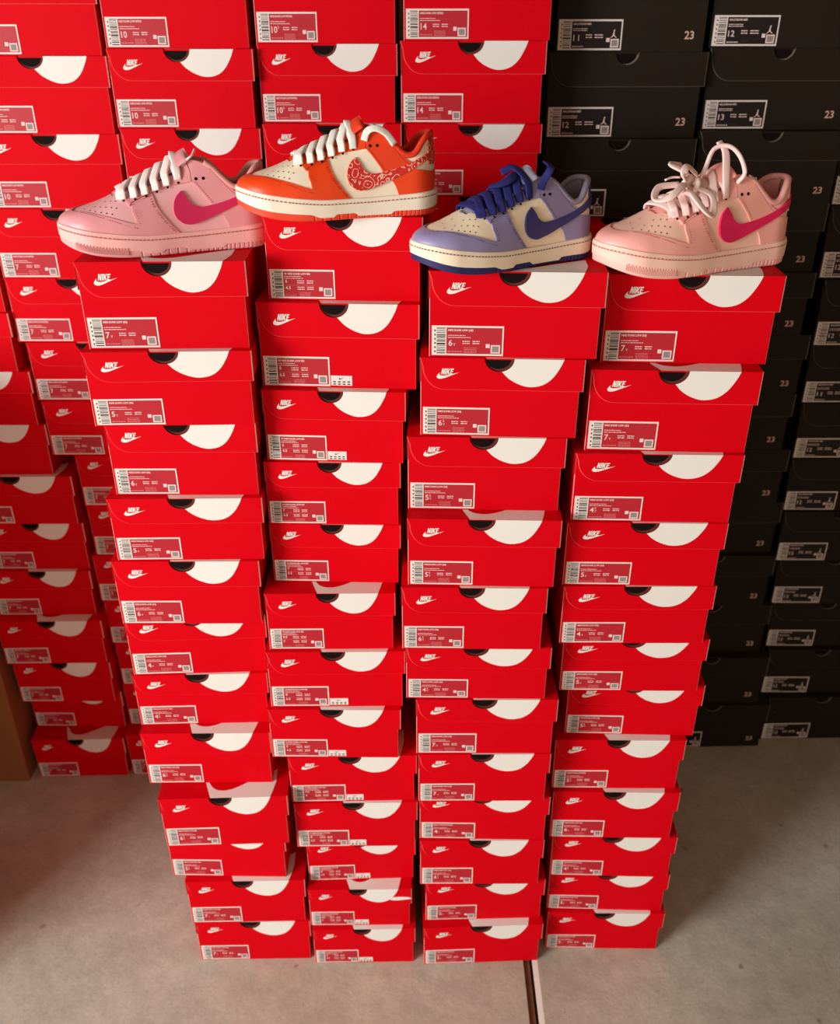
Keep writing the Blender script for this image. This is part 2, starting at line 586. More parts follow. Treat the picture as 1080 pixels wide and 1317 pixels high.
# size, centre x, front y, turn in degrees, width, height; each stack listed from the top down
STACKS = {
    'F1': [
        ('7Y', -0.337, 1.189, 1.8, 0.214, 0.1176), ('5Y', -0.342, 1.181, 1.9, 0.221, 0.1087),
        ('6Y', -0.341, 1.193, 0.1, 0.209, 0.1161), ('5Y', -0.347, 1.185, 1.2, 0.221, 0.1072),
        ('6Y', -0.359, 1.184, 0.4, 0.219, 0.1181), ('4Y', -0.364, 1.207, 2.7, 0.220, 0.1172),
        ('4.5Y', -0.369, 1.207, 2.0, 0.218, 0.1096), ('6.5Y', -0.368, 1.186, 0.7, 0.215, 0.1178),
        ('6.5Y', -0.344, 1.154, 2.2, 0.217, 0.1191), ('5.5Y', -0.358, 1.183, -0.8, 0.213, 0.1181),
        ('7Y', -0.331, 1.175, 1.3, 0.218, 0.1198), ('7Y', -0.328, 1.178, 0.9, 0.218, 0.1173),],
    'F2': [
        ('6W', -0.103, 1.230, -2.8, 0.205, 0.1115), ('8W', -0.114, 1.220, -3.2, 0.217, 0.1222),
        ('6W', -0.124, 1.211, -3.0, 0.199, 0.1114), ('7W', -0.131, 1.212, -1.0, 0.196, 0.1059),
        ('7W', -0.132, 1.215, -1.4, 0.196, 0.1064), ('8.5W', -0.142, 1.186, 0.7, 0.198, 0.1097),
        ('8W', -0.138, 1.182, 0.6, 0.218, 0.1158), ('6W', -0.145, 1.177, -0.4, 0.216, 0.1087),
        ('7.5W', -0.119, 1.182, 1.4, 0.217, 0.1093), ('8W', -0.117, 1.181, 0.9, 0.215, 0.1139),
        ('8W', -0.112, 1.197, 2.1, 0.198, 0.1081), ('8.5W', -0.116, 1.177, 0.7, 0.192, 0.1068),
        ('8W', -0.111, 1.171, 1.0, 0.195, 0.1049),],
    'F3': [
        ('6Y', 0.124, 1.180, -2.8, 0.224, 0.1165), ('6.5Y', 0.109, 1.180, -2.9, 0.217, 0.1157),
        ('5.5Y', 0.092, 1.180, -1.7, 0.219, 0.1175), ('5.5Y', 0.091, 1.154, -1.6, 0.218, 0.1162),
        ('6.5Y', 0.080, 1.152, -0.7, 0.215, 0.1164), ('4.5Y', 0.090, 1.159, -0.7, 0.224, 0.1053),
        ('7Y', 0.107, 1.159, 0.1, 0.226, 0.1191), ('7Y', 0.107, 1.160, 0.3, 0.219, 0.1122),
        ('4Y', 0.112, 1.174, -1.0, 0.225, 0.1105), ('6.5Y', 0.111, 1.174, 0.3, 0.221, 0.1202),
        ('5Y', 0.122, 1.184, 1.6, 0.222, 0.1125), ('5Y', 0.121, 1.171, 2.3, 0.227, 0.1138),],
    'F4': [
        ('7Y', 0.362, 1.207, -2.2, 0.226, 0.1223), ('7Y', 0.346, 1.181, -2.6, 0.225, 0.1218),
        ('4.5Y', 0.337, 1.175, -1.6, 0.231, 0.1111), ('5Y', 0.333, 1.175, -1.2, 0.230, 0.1122),
        ('4Y', 0.335, 1.176, -0.0, 0.228, 0.1102), ('5Y', 0.345, 1.190, -0.5, 0.228, 0.1083),
        ('5.5Y', 0.362, 1.209, -1.4, 0.222, 0.1129), ('5.5Y', 0.345, 1.198, -0.3, 0.220, 0.1169),
        ('6Y', 0.349, 1.192, -0.9, 0.220, 0.1185), ('4.5Y', 0.359, 1.198, -1.4, 0.224, 0.1109),
        ('5Y', 0.362, 1.207, -1.5, 0.224, 0.1077), ('5Y', 0.365, 1.202, -0.6, 0.224, 0.1115),],
    'A': [
        ('10', -0.650, 1.708, 0.1, 0.239, 0.1250), ('10', -0.647, 1.705, 0.0, 0.238, 0.1214),
        ('10', -0.648, 1.706, 0.5, 0.241, 0.1243), ('9', -0.655, 1.705, 0.0, 0.240, 0.1251),
        ('9', -0.654, 1.708, -0.0, 0.240, 0.1240), ('9', -0.639, 1.707, 0.0, 0.240, 0.1199),
        ('9', -0.631, 1.702, 0.2, 0.240, 0.1182), ('9', -0.598, 1.703, 0.2, 0.218, 0.1182),
        ('9', -0.598, 1.708, 0.1, 0.216, 0.1254), ('9', -0.606, 1.708, -0.0, 0.219, 0.1206),
        ('9', -0.603, 1.713, -0.2, 0.219, 0.1213), ('9', -0.598, 1.716, -0.2, 0.219, 0.1239),
        ('9', -0.600, 1.719, -0.3, 0.219, 0.1272), ('9', -0.603, 1.684, 0.6, 0.219, 0.1313),],
    'Z': [
        ('9', -0.898, 1.700, 0.1, 0.240, 0.1250), ('9', -0.905, 1.703, 0.0, 0.240, 0.1356),
        ('9', -0.905, 1.706, -0.6, 0.240, 0.1361), ('9', -0.904, 1.700, -0.1, 0.240, 0.1173),
        ('9', -0.889, 1.703, -0.0, 0.240, 0.1137), ('9', -0.881, 1.706, 0.1, 0.240, 0.1133),
        ('9', -0.848, 1.700, 0.1, 0.240, 0.1146), ('9', -0.831, 1.706, 0.2, 0.211, 0.1171),
        ('9', -0.838, 1.699, 0.8, 0.217, 0.1179), ('9', -0.833, 1.677, 1.2, 0.229, 0.1200),
        ('9', -0.829, 1.682, 0.3, 0.219, 0.1170), ('9', -0.832, 1.722, -0.7, 0.219, 0.1127),
        ('9', -0.831, 1.678, 1.8, 0.216, 0.1220),],
    'B': [
        ('10', -0.402, 1.706, -0.1, 0.237, 0.1250), ('10', -0.400, 1.697, -0.4, 0.236, 0.1218),
        ('10', -0.397, 1.696, -0.5, 0.235, 0.1247), ('9', -0.393, 1.704, 0.0, 0.232, 0.1241),
        ('9', -0.383, 1.700, -0.0, 0.232, 0.1241), ('9', -0.383, 1.696, -0.0, 0.232, 0.1241),
        ('9', -0.374, 1.702, 0.0, 0.232, 0.1241), ('9', -0.363, 1.698, -0.0, 0.230, 0.1241),
        ('9', -0.364, 1.704, -0.0, 0.231, 0.1241), ('9', -0.355, 1.700, -0.0, 0.232, 0.1241),
        ('9', -0.356, 1.696, -0.0, 0.232, 0.1241), ('9', -0.346, 1.702, 0.0, 0.232, 0.1241),
        ('9', -0.337, 1.698, -0.0, 0.232, 0.1241), ('9', -0.337, 1.704, 0.0, 0.232, 0.1241),],
    'C': [
        ('10.5', -0.156, 1.706, -0.1, 0.230, 0.1250), ('10.5', -0.157, 1.710, -0.6, 0.228, 0.1218),
        ('9', -0.153, 1.696, -0.5, 0.232, 0.1242), ('9', -0.151, 1.707, 0.0, 0.232, 0.1248),
        ('9', -0.141, 1.703, 0.0, 0.232, 0.1248), ('9', -0.141, 1.699, 0.0, 0.232, 0.1248),
        ('9', -0.132, 1.705, 0.0, 0.232, 0.1248), ('9', -0.122, 1.701, 0.0, 0.232, 0.1248),
        ('9', -0.122, 1.707, -0.0, 0.232, 0.1248), ('9', -0.113, 1.703, -0.0, 0.232, 0.1248),
        ('9', -0.113, 1.699, 0.0, 0.232, 0.1248), ('9', -0.103, 1.705, 0.0, 0.232, 0.1248),
        ('9', -0.094, 1.701, 0.0, 0.232, 0.1248), ('9', -0.094, 1.707, -0.0, 0.232, 0.1248),],
    'D': [
        ('14', 0.094, 1.713, -0.2, 0.242, 0.1250), ('14', 0.087, 1.712, -0.5, 0.238, 0.1275),
        ('14', 0.089, 1.704, -0.1, 0.232, 0.1187), ('9', 0.093, 1.713, -0.0, 0.232, 0.1252),
        ('9', 0.102, 1.709, 0.0, 0.232, 0.1252), ('9', 0.102, 1.705, 0.0, 0.232, 0.1252),
        ('9', 0.111, 1.711, 0.0, 0.232, 0.1252), ('9', 0.121, 1.707, 0.0, 0.232, 0.1252),
        ('9', 0.120, 1.713, -0.0, 0.232, 0.1252), ('9', 0.130, 1.709, 0.0, 0.232, 0.1252),
        ('9', 0.129, 1.705, -0.0, 0.232, 0.1252), ('9', 0.139, 1.711, -0.0, 0.232, 0.1252),
        ('9', 0.148, 1.707, 0.0, 0.232, 0.1252), ('9', 0.148, 1.713, -0.0, 0.232, 0.1252),],
    'K1': [
        ('11', 0.364, 1.788, 0.7, 0.258, 0.1350), ('12', 0.362, 1.789, 2.1, 0.274, 0.1402),
        ('12', 0.360, 1.776, 1.8, 0.270, 0.1376), ('9r', 0.365, 1.789, -0.0, 0.235, 0.1227),
        ('9r', 0.374, 1.785, 0.0, 0.232, 0.1203), ('9r', 0.372, 1.781, -0.0, 0.232, 0.1203),
        ('9r', 0.381, 1.787, -0.0, 0.232, 0.1203), ('9r', 0.390, 1.783, 0.0, 0.232, 0.1203),
        ('9r', 0.389, 1.789, -0.0, 0.232, 0.1203), ('9r', 0.398, 1.785, -0.0, 0.232, 0.1203),
        ('9r', 0.397, 1.781, 0.0, 0.232, 0.1203), ('9r', 0.405, 1.787, -0.0, 0.232, 0.1203),
        ('9r', 0.414, 1.783, -0.0, 0.232, 0.1203), ('9r', 0.413, 1.789, 0.0, 0.232, 0.1203),],
    'K2': [
        ('12', 0.638, 1.801, -0.1, 0.265, 0.1350), ('13', 0.642, 1.810, 1.5, 0.261, 0.1349),
        ('12', 0.640, 1.792, 0.7, 0.261, 0.1275), ('12', 0.636, 1.799, -0.1, 0.261, 0.1292),
        ('12', 0.636, 1.796, -0.1, 0.265, 0.1274), ('12', 0.653, 1.800, -0.0, 0.265, 0.1293),
        ('12', 0.650, 1.804, 0.1, 0.265, 0.1293), ('12', 0.664, 1.806, 0.2, 0.265, 0.1315),
        ('12', 0.677, 1.812, 0.4, 0.265, 0.1347), ('12', 0.685, 1.803, 0.1, 0.261, 0.1404),
        ('12', 0.700, 1.806, 0.2, 0.265, 0.1416), ('12', 0.714, 1.788, -0.4, 0.265, 0.1440),
        ('12', 0.736, 1.780, 1.6, 0.273, 0.1399),],
    'K3': [
        ('12', 0.915, 1.825, -0.1, 0.261, 0.1350), ('12', 0.915, 1.820, 0.1, 0.264, 0.1433),
        ('12', 0.921, 1.819, 0.1, 0.265, 0.1399), ('12', 0.935, 1.813, 0.3, 0.265, 0.1369),
        ('11', 0.942, 1.823, -0.0, 0.265, 0.1297), ('12', 0.948, 1.823, -0.0, 0.265, 0.1302),
        ('12', 0.952, 1.823, -0.0, 0.265, 0.1307), ('12', 0.956, 1.818, 0.1, 0.261, 0.1311),
        ('12', 0.976, 1.831, -0.3, 0.265, 0.1292), ('12', 0.989, 1.837, -0.5, 0.265, 0.1331),
        ('12', 0.998, 1.826, -0.1, 0.265, 0.1386), ('12', 1.024, 1.812, 1.2, 0.279, 0.1401),],
}
ORD = ['top', 'second', 'third', 'fourth', 'fifth', 'sixth', 'seventh', 'eighth', 'ninth', 'tenth', 'eleventh', 'twelfth',
       'thirteenth', 'fourteenth']
WHERE = {
    'F1': 'in the stack under the pink sneaker with flat laces',
    'F2': 'in the stack under the orange sneaker',
    'F3': 'in the stack under the lavender sneaker',
    'F4': 'in the stack under the pink sneaker with a bow',
    'Z': 'of the back stack beside the brown carton',
    'A': 'in the second back stack from the brown carton',
    'B': 'in the third back stack from the brown carton',
    'C': 'in the fourth back stack from the brown carton',
    'D': 'of the red back stack next to black boxes',
    'K1': 'of the half black, half red back stack',
    'K2': 'of the middle stack of black boxes',
    'K3': 'of the outermost stack of black boxes',
}
STACK_TOP = {}
W_STICKER = {1, 2, 6, 7, 8, 9, 10, 11, 12}
for cname, rows in STACKS.items():
    z = 0.0
    n = len(rows)
    for i in range(n - 1, -1, -1):
        size, x, y, rz, w, h = rows[i]
        red_in_black = size.endswith('r')
        size_t = size.rstrip('r')
        if cname[0] == 'F':
            kind = 'w' if size.endswith('W') else 'gs'
            group = 'red shoe boxes in the four front stacks'
        elif cname[0] == 'K' and not red_in_black:
            kind, group = 'j', 'black shoe boxes stacked along the back wall'
        else:
            kind, group = 'm', 'red shoe boxes stacked along the back wall'
            if cname in 'ZA' and size_t == '9':
                size_t = '7'
        colour = 'black' if kind == 'j' else 'red'
        place = ('topmost ' if i == 0 else ORD[i] + ' from top ') + WHERE[cname]
        lab = colour + ' shoe box, ' + place
        make_box(kind, size_t, x, y, rz, w, h - 0.0004, z, lab, group,
                 sticker=(cname == 'F2' and i in W_STICKER), torn=(cname == 'F2' and i == 11))
        z += h
    STACK_TOP[cname] = (z, rows[0])

# ------------------------------------------------------------------ sneakers
SL = 0.265                                     # length of the template shoe, toe at x = 0, heel at x = SL, near side at -y

def hermite(xs, ys):
    xs = np.array(xs, float); ys = np.array(ys, float)
    d = np.diff(ys) / np.diff(xs)
    m = np.empty_like(ys)
    m[0], m[-1] = d[0], d[-1]
    for i in range(1, len(xs) - 1):
        m[i] = 0 if d[i - 1] * d[i] <= 0 else 2 * d[i - 1] * d[i] / (d[i - 1] + d[i])
    def f(x):
        x = min(max(x, xs[0]), xs[-1])
        i = min(int(np.searchsorted(xs, x, 'right')) - 1, len(xs) - 2)
        h = xs[i + 1] - xs[i]
        t = (x - xs[i]) / h
        return float((2*t**3 - 3*t**2 + 1) * ys[i] + (t**3 - 2*t**2 + t) * h * m[i] + (-2*t**3 + 3*t**2) * ys[i + 1] + (t**3 - t**2) * h * m[i + 1])
    return f

mm = 0.001
f_w = hermite([0, .16, .30, .42, .55, .70, .85, 1], [40*mm, 45*mm, 48*mm, 46*mm, 41*mm, 37*mm, 36*mm, 36*mm])
f_bot = hermite([0, .04, .10, .20, .30, .40, .90, 1], [17*mm, 12.5*mm, 7.5*mm, 2.5*mm, .4*mm, 0, 0, 2*mm])
f_zb = hermite([0, .05, .10, .20, .30, .45, .60, .80, 1], [41*mm, 39*mm, 36.5*mm, 32*mm, 28.5*mm, 25.5*mm, 25.5*mm, 27.5*mm, 30.5*mm])
f_hs = hermite([0, .068, .16, .22, .276, .40, .50, .58, .66, .75, 1],
               [15*mm, 17.5*mm, 27*mm, 35*mm, 43*mm, 56*mm, 68*mm, 80*mm, 104*mm, 120*mm, 122*mm])
f_e = hermite([0, .3, .55, .75, 1], [.62, .68, .80, 1.25, 1.3])

def cap(s, a, b):
    k = 1.0
    if s < a:
        k *= math.sqrt(max(0.0, 1 - ((a - s) / a) ** 2))
    if b and s > 1 - b:
        k *= math.sqrt(max(0.0, 1 - ((s - 1 + b) / b) ** 2))
    return k

def half_width(s):
    return f_w(s) * cap(s, .17, .13)

def surf(s, phi, off=0.0):
    """point on the upper: phi 0 = near side at the midsole, pi/2 = ridge, pi = far side"""
    def P(s, phi):
        s = min(max(s, 0.0), 1.0)
        w = max(half_width(s) - 0.0035 * cap(s, .05, .05), 0.0)
        c, sn = math.cos(phi), math.sin(phi)
        h = f_hs(s) * cap(s, .12, 0)
        y = -math.copysign(abs(c) ** f_e(s), c) * w
        zz = max(sn, 0.0)
        bulge = 0.0
        if s > .80:
            bulge = -(s - .80) / .2 * 0.006 * zz * zz * 2
        return Vector((SL * (.012 + .974 * s) + bulge, y, f_zb(s) - 0.002 + h * zz))
    p = P(s, phi)
    if off:
        d = 0.004
        a = P(min(s + d, 1), phi) - P(max(s - d, 0), phi)
        b = P(s, min(phi + .02, math.pi)) - P(s, max(phi - .02, 0.0))
        n = b.cross(a)
        if n.length < 1e-12:
            n = Vector((-1, 0, 0)) if s < .5 else Vector((1, 0, 0))
        n.normalize()
        ctr = Vector((SL * .5, 0, .03))
        if n.dot(p - Vector((p.x, 0, f_zb(s)))) < 0:
            n = -n
        p = p + n * off
    return p

def phi_of(s, z):
    h = f_hs(s) * cap(s, .12, 0)
    t = (z - (f_zb(s) - 0.002)) / max(h, 1e-6)
    return math.asin(min(max(t, 0.0), 1.0))

def ref(x, y):
    """side-view drawing coordinates -> (s, phi)"""
    s = (x - 45) / 960.0
    yb = 505 if s < .75 else 505 - 13 * (s - .75) / .25
    z = (yb - y) * .276 * mm
    return (s, phi_of(s, z))

def smooth2(pts, n=6):
    return [(p[0], p[1]) for p in catmull([(a, b, 0) for a, b in pts], n)]

def panel(name, poly, off0, thick, ds=.02, dp=.13, wall=True, smooth=True):
    """polygon in (s, phi) wrapped onto the upper with a real edge thickness"""
    bm = bmesh.new()
    K = 0.35
    vs = [bm.verts.new((p[0], p[1] * K, 0)) for p in poly]
    bm.faces.new(vs)
    bm.normal_update()
    bmesh.ops.triangulate(bm, faces=bm.faces[:])
    ss = [p[0] for p in poly]; ps = [p[1] for p in poly]
    g = math.floor(min(ss) / ds) * ds
    cuts = []
    while g < max(ss):
        if g > min(ss) + 1e-4:
            cuts.append(((g, 0, 0), (1, 0, 0)))
        if g < .12:
            for q in (.25, .5, .75):
                if g + ds * q > min(ss) + 1e-4:
                    cuts.append(((g + ds * q, 0, 0), (1, 0, 0)))
        g += ds
    g = math.floor(min(ps) / dp) * dp
    while g < max(ps):
        if g > min(ps) + 1e-4:
            cuts.append(((0, g * K, 0), (0, 1, 0)))
        g += dp
    for co, no in cuts:
        bmesh.ops.bisect_plane(bm, geom=bm.verts[:] + bm.edges[:] + bm.faces[:], dist=1e-6, plane_co=co, plane_no=no)
    bmesh.ops.remove_doubles(bm, verts=bm.verts[:], dist=1e-6)
    bm.verts.ensure_lookup_table()
    pm = PM()
    sp = [(v.co.x, v.co.y / K) for v in bm.verts]
    outer = [surf(a, b, off0 + thick) for a, b in sp]
    pm.raw(outer, [tuple(v.index for v in f.verts) for f in bm.faces], 0, smooth)
    if wall:
        for e in bm.edges:
            if len(e.link_faces) == 1:
                i, j = e.verts[0].index, e.verts[1].index
                pm.raw([outer[i], outer[j], surf(*sp[j], off0 - 0.0006), surf(*sp[i], off0 - 0.0006)], [(0, 1, 2, 3)], 0)
    bm.free()
    me = pm.build(name, [M['ink']])
    b2 = bmesh.new(); b2.from_mesh(me)
    bmesh.ops.remove_doubles(b2, verts=b2.verts[:], dist=1e-6) if not wall else None
    bmesh.ops.recalc_face_normals(b2, faces=b2.faces[:])
    b2.to_mesh(me); b2.free()
    return me

def mirror(poly):
    return [(s, math.pi - p) for s, p in poly]

D2R = math.pi / 180
# edges shared by several panels (near side)
TOEBOX = smooth2([(.066, 90 * D2R), (.075, 80 * D2R), (.10, 68 * D2R), (.14, 55 * D2R), (.19, 41 * D2R), (.25, 29 * D2R), (.31, 20 * D2R), (.357, 16 * D2R)], 5)
STAY_FRONT = smooth2([(.357, 16 * D2R), (.352, 25 * D2R), (.338, 40 * D2R), (.318, 55 * D2R), (.298, 70 * D2R)], 4)
SEAM = smooth2([ref(375, 280), ref(420, 262), ref(470, 245)], 4)
FOX_BACK = smooth2([ref(470, 245), ref(487, 300), ref(526, 360), (.553, 0.0)], 5)
THROAT = smooth2([(.278, 90 * D2R), (.290, 76 * D2R), (.32, 68 * D2R), (.40, 66 * D2R), (.50, 65 * D2R), (.58, 63 * D2R), (.62, phi_of(.62, 105*mm)),
                  (.665, phi_of(.665, 107*mm)), (.70, phi_of(.70, 104*mm))], 5)
COLLAR = smooth2([(.70, phi_of(.70, 104*mm)), (.74, phi_of(.74, 97*mm)), (.78, phi_of(.78, 86*mm)), (.82, phi_of(.82, 77*mm)), (.855, phi_of(.855, 74.5*mm)),
                  (.89, phi_of(.89, 78*mm)), (.925, phi_of(.925, 88*mm)), (.96, phi_of(.96, 95.5*mm)), (1.0, phi_of(1.0, 98*mm))], 5)

MESH = {}
edge_near = THROAT + COLLAR[1:]
shell = [(1, 0.0), (0.0, 0.0), (0.0, math.pi), (1, math.pi)] + mirror(edge_near)[::-1] + edge_near[1:]
MESH['upper'] = panel('upper', shell, 0.0, 0.0, wall=False)

toe = [(0.0, 0.0)] + [(.553, 0.0)] + FOX_BACK[::-1][1:] + SEAM[::-1][1:]
# down the front of the eyestay to the corner of the toe box, then along its edge to the ridge
near = toe[1:] + [(.3435, 33 * D2R), (.352, 25 * D2R)] + TOEBOX[::-1]
toe_poly = [(0.0, 0.0)] + near + mirror(near)[::-1][1:] + [(0.0, math.pi)]
MESH['toe_cap'] = panel('toe_cap', toe_poly, 0.0, 0.0016)

stay_low = smooth2([ref(375, 277), ref(420, 259), ref(470, 243), ref(540, 221), ref(600, 211), ref(652, 203)], 4)
stay = stay_low + [(.632, phi_of(.632, 95*mm))] + [(s, p - .01) for s, p in THROAT if .300 < s < .625][::-1] + STAY_FRONT[::-1][0:8]
MESH['eyestay'] = panel('eyestay', stay, 0.0, 0.0022)
MESH['eyestay_far'] = panel('eyestay', mirror(stay), 0.0, 0.0022)

ank = [ref(655, 205), ref(690, 245), ref(735, 308), ref(800, 318), ref(860, 296), ref(905, 276)]
ank += [ref(880, 268), ref(845, 247), ref(800, 203), ref(765, 163), ref(738, 140)]
ank += [(s, p - .012) for s, p in THROAT if .628 < s < .70][::-1]
MESH['ankle_panel'] = panel('ankle_panel', ank, 0.0, 0.0018)
MESH['ankle_panel_far'] = panel('ankle_panel', mirror(ank), 0.0, 0.0018)

heel = smooth2([ref(738, 305), ref(765, 330), ref(790, 365), ref(802, 395), (.793, 0.0)], 4)
heel += [(1.0, 0.0), (1.0, phi_of(1.0, 53*mm)), (.96, phi_of(.96, 54*mm)), (.915, phi_of(.915, 56.5*mm)), (.87, phi_of(.87, 58*mm))] + [ref(835, 288)]
heel_all = heel[:-5]
hp = heel[:heel.index((1.0, 0.0))] + [(1.0, 0.0)] + heel[heel.index((1.0, 0.0)) + 1:]
MESH['heel_panel'] = panel('heel_panel', hp, 0.0, 0.0016)
MESH['heel_panel_far'] = panel('heel_panel', mirror(hp), 0.0, 0.0016)
tab = [(.955, phi_of(.955, 62*mm)), (1.0, phi_of(1.0, 60*mm)), (1.0, phi_of(1.0, 95*mm)), (.965, phi_of(.965, 93*mm)), (.952, phi_of(.952, 80*mm))]
MESH['heel_tab'] = panel('heel_tab', tab, 0.0, 0.0018)
MESH['heel_tab_far'] = panel('heel_tab', mirror(tab), 0.0, 0.0018)

sw = [ref(600, 238), ref(574, 262), ref(560, 292), ref(557, 322), ref(566, 350), ref(590, 372), ref(622, 381), ref(660, 375), ref(720, 357), ref(800, 325),
      ref(880, 287), ref(950, 250), ref(996, 222)]
sw2 = [ref(996, 222), ref(990, 204), ref(940, 228), ref(880, 256), ref(820, 280), ref(760, 298), ref(705, 308), ref(665, 308), ref(636, 290), ref(620, 264), ref(600, 238)]
swoosh = smooth2(sw, 4) + smooth2(sw2[0:2], 2)[1:] + smooth2(sw2[1:], 4)[1:-1]
MESH['side_stripe'] = panel('side_stripe', swoosh, 0.0006, 0.0024, ds=.015, dp=.08)
MESH['side_stripe_far'] = panel('side_stripe', mirror(swoosh), 0.0006, 0.0024, ds=.015, dp=.08)

def tube(pm, pts, r, n=8, mi=0, closed=False, flat=None, nrm=None):
    """round or flat tube along pts; flat = (half width, half thickness) with nrm[i] the flat side's normal"""
    P = [Vector(p) for p in pts]
    N = len(P)
    rings = []
    for i in range(N):
        t = (P[min(i + 1, N - 1)] - P[max(i - 1, 0)]) if not closed else (P[(i + 1) % N] - P[i - 1])
        t.normalize()
        up = Vector(nrm[i]) if nrm else Vector((0, 0, 1))
        if abs(t.dot(up)) > .97:
            up = Vector((1, 0, 0))
        side = t.cross(up).normalized()
        up = side.cross(t).normalized()
        ring = []
        for k in range(n):
            a = 2 * math.pi * (k + .5) / n
            if flat:
                c, s = math.cos(a), math.sin(a)
                c = math.copysign(abs(c) ** .5, c); s = math.copysign(abs(s) ** .5, s)
                ring.append(P[i] + side * c * flat[0] + up * s * flat[1])
            else:
                ring.append(P[i] + side * math.cos(a) * r + up * math.sin(a) * r)
        rings.append(ring)
    vs = [v for r_ in rings for v in r_]
    fs = []
    for i in range(N if closed else N - 1):
        j = (i + 1) % N
        for k in range(n):
            l = (k + 1) % n
            fs.append((i * n + k, i * n + l, j * n + l, j * n + k))
    if not closed:
        fs.append(tuple(range(n - 1, -1, -1)))
        fs.append(tuple((N - 1) * n + k for k in range(n)))
    pm.raw(vs, fs, mi, True)

# collar roll round the opening
pm = PM()
roll = [surf(s, p, -0.0015) for s, p in COLLAR] + [surf(s, math.pi - p, -0.0015) for s, p in COLLAR[::-1][1:]]
tube(pm, roll, 0.0042, 8)
MESH['collar'] = pm.build('collar', [M['ink']])
# lining: the inside of the shoe
pm = PM()
sl = [.60 + .4 * k / 24 for k in range(25)]
def top_phi(s):
    src = THROAT + COLLAR[1:]
    for (a, pa), (b, pb) in zip(src, src[1:]):
        if a <= s <= b and b > a:
            return pa + (pb - pa) * (s - a) / (b - a)
    return src[-1][1]
for far in (False, True):
    grid = []
    for s in sl:
        row = []
        for q in range(7):
            ph = top_phi(s) * q / 6
            c = surf(min(s, .999), math.pi - ph if far else ph)
            ctr = Vector((SL * .80, 0, c.z))
            d = (ctr - c)
            k = 0.006 if q < 6 else 0.003
            row.append(c + d.normalized() * k if d.length > k else c)
        grid.append(row)
    vs = [v for r_ in grid for v in r_]
    pm.raw(vs, [(i * 7 + j, i * 7 + j + 1, (i + 1) * 7 + j + 1, (i + 1) * 7 + j) for i in range(24) for j in range(6)], 0, True)
foot = [(SL * (.012 + .974 * s), -half_width(s) * .9, f_zb(s) + .004) for s in sl] + [(SL * (.012 + .974 * s), half_width(s) * .9, f_zb(s) + .004) for s in sl[::-1]]
pm.poly(foot, 0)
MESH['lining'] = pm.build('lining', [M['ink']])

# tongue
TONGUE = catmull([(.265 * SL, 0, .0675), (.32 * SL, 0, .0745), (.40 * SL, 0, .0835), (.48 * SL, 0, .0940), (.54 * SL, 0, .1030), (.59 * SL, 0, .1120), (.622 * SL, 0, .1165)], 5)
pm = PM()
grid = []
nT = len(TONGUE)
for i, c in enumerate(TONGUE):
    t = (TONGUE[min(i + 1, nT - 1)] - TONGUE[max(i - 1, 0)]).normalized()
    nrm = Vector((-t.z, 0, t.x))
    half = (0.017 + 0.010 * i / nT) * (1.0 if i < nT - 4 else [.97, .90, .78, .55][i - nT + 4])
    row = []
    for k in range(13):
        a = k / 12 * 2 - 1
        row.append(c + Vector((0, a * half, 0)) + nrm * (-0.0075 * a * a + 0.0035 * math.sqrt(max(0, 1 - a * a))))
    for k in range(12, -1, -1):
        a = k / 12 * 2 - 1
        row.append(c + Vector((0, a * half, 0)) + nrm * (-0.0075 * a * a - 0.0035 * math.sqrt(max(0, 1 - a * a))))
    grid.append(row)
nr = len(grid[0])
vs = [v for r_ in grid for v in r_]
pm.raw(vs, [(i * nr + j, i * nr + (j + 1) % nr, (i + 1) * nr + (j + 1) % nr, (i + 1) * nr + j) for i in range(nT - 1) for j in range(nr)]
       + [tuple(range(nr)), tuple((nT - 1) * nr + j for j in range(nr - 1, -1, -1))], 0, True)
MESH['tongue'] = pm.build('tongue', [M['ink']])

# laces
def tongue_z(x):
    for a, b in zip(TONGUE, TONGUE[1:]):
        if a.x <= x <= b.x:
            return a.z + (b.z - a.z) * (x - a.x) / (b.x - a.x)
    return TONGUE[-1].z if x > TONGUE[-1].x else TONGUE[0].z
ROWS = [.312, .364, .416, .468, .520, .572]
def thr(s):
    for (a, pa), (b, pb) in zip(THROAT, THROAT[1:]):
        if a <= s <= b and b > a:
            return pa + (pb - pa) * (s - a) / (b - a)
    return 1.1
def lace_path(s0, s1, flip, drop=.13, lift=0.0):
    t0, t1 = thr(s0), thr(s1)
    m = (s0 + s1) / 2
    fl = (lambda p: math.pi - p) if flip else (lambda p: p)
    mx = SL * (.012 + .974 * m)
    pts = [surf(s0 - .004, fl(t0 - drop * 1.6), .0026), surf(s0 - .002, fl(t0 - drop * .6), .0052), surf(s0 + .002, fl(t0 + .05), .0058 + lift),
           Vector((mx, 0, tongue_z(mx) + .0050 + lift)),
           surf(s1 - .002, fl(math.pi - t1 - .05), .0058 + lift), surf(s1, fl(math.pi - t1 + drop * .6), .0050), surf(s1, fl(math.pi - t1 + drop * 1.2), .0026)]
    pts = catmull(pts, 5)
    nr_ = []
    for p in pts:
        v = Vector((-.25, p.y, (p.z - .045)))
        nr_.append(Vector((-.012, p.y * .75, max(p.z - .055, .02))).normalized())
    return pts, nr_
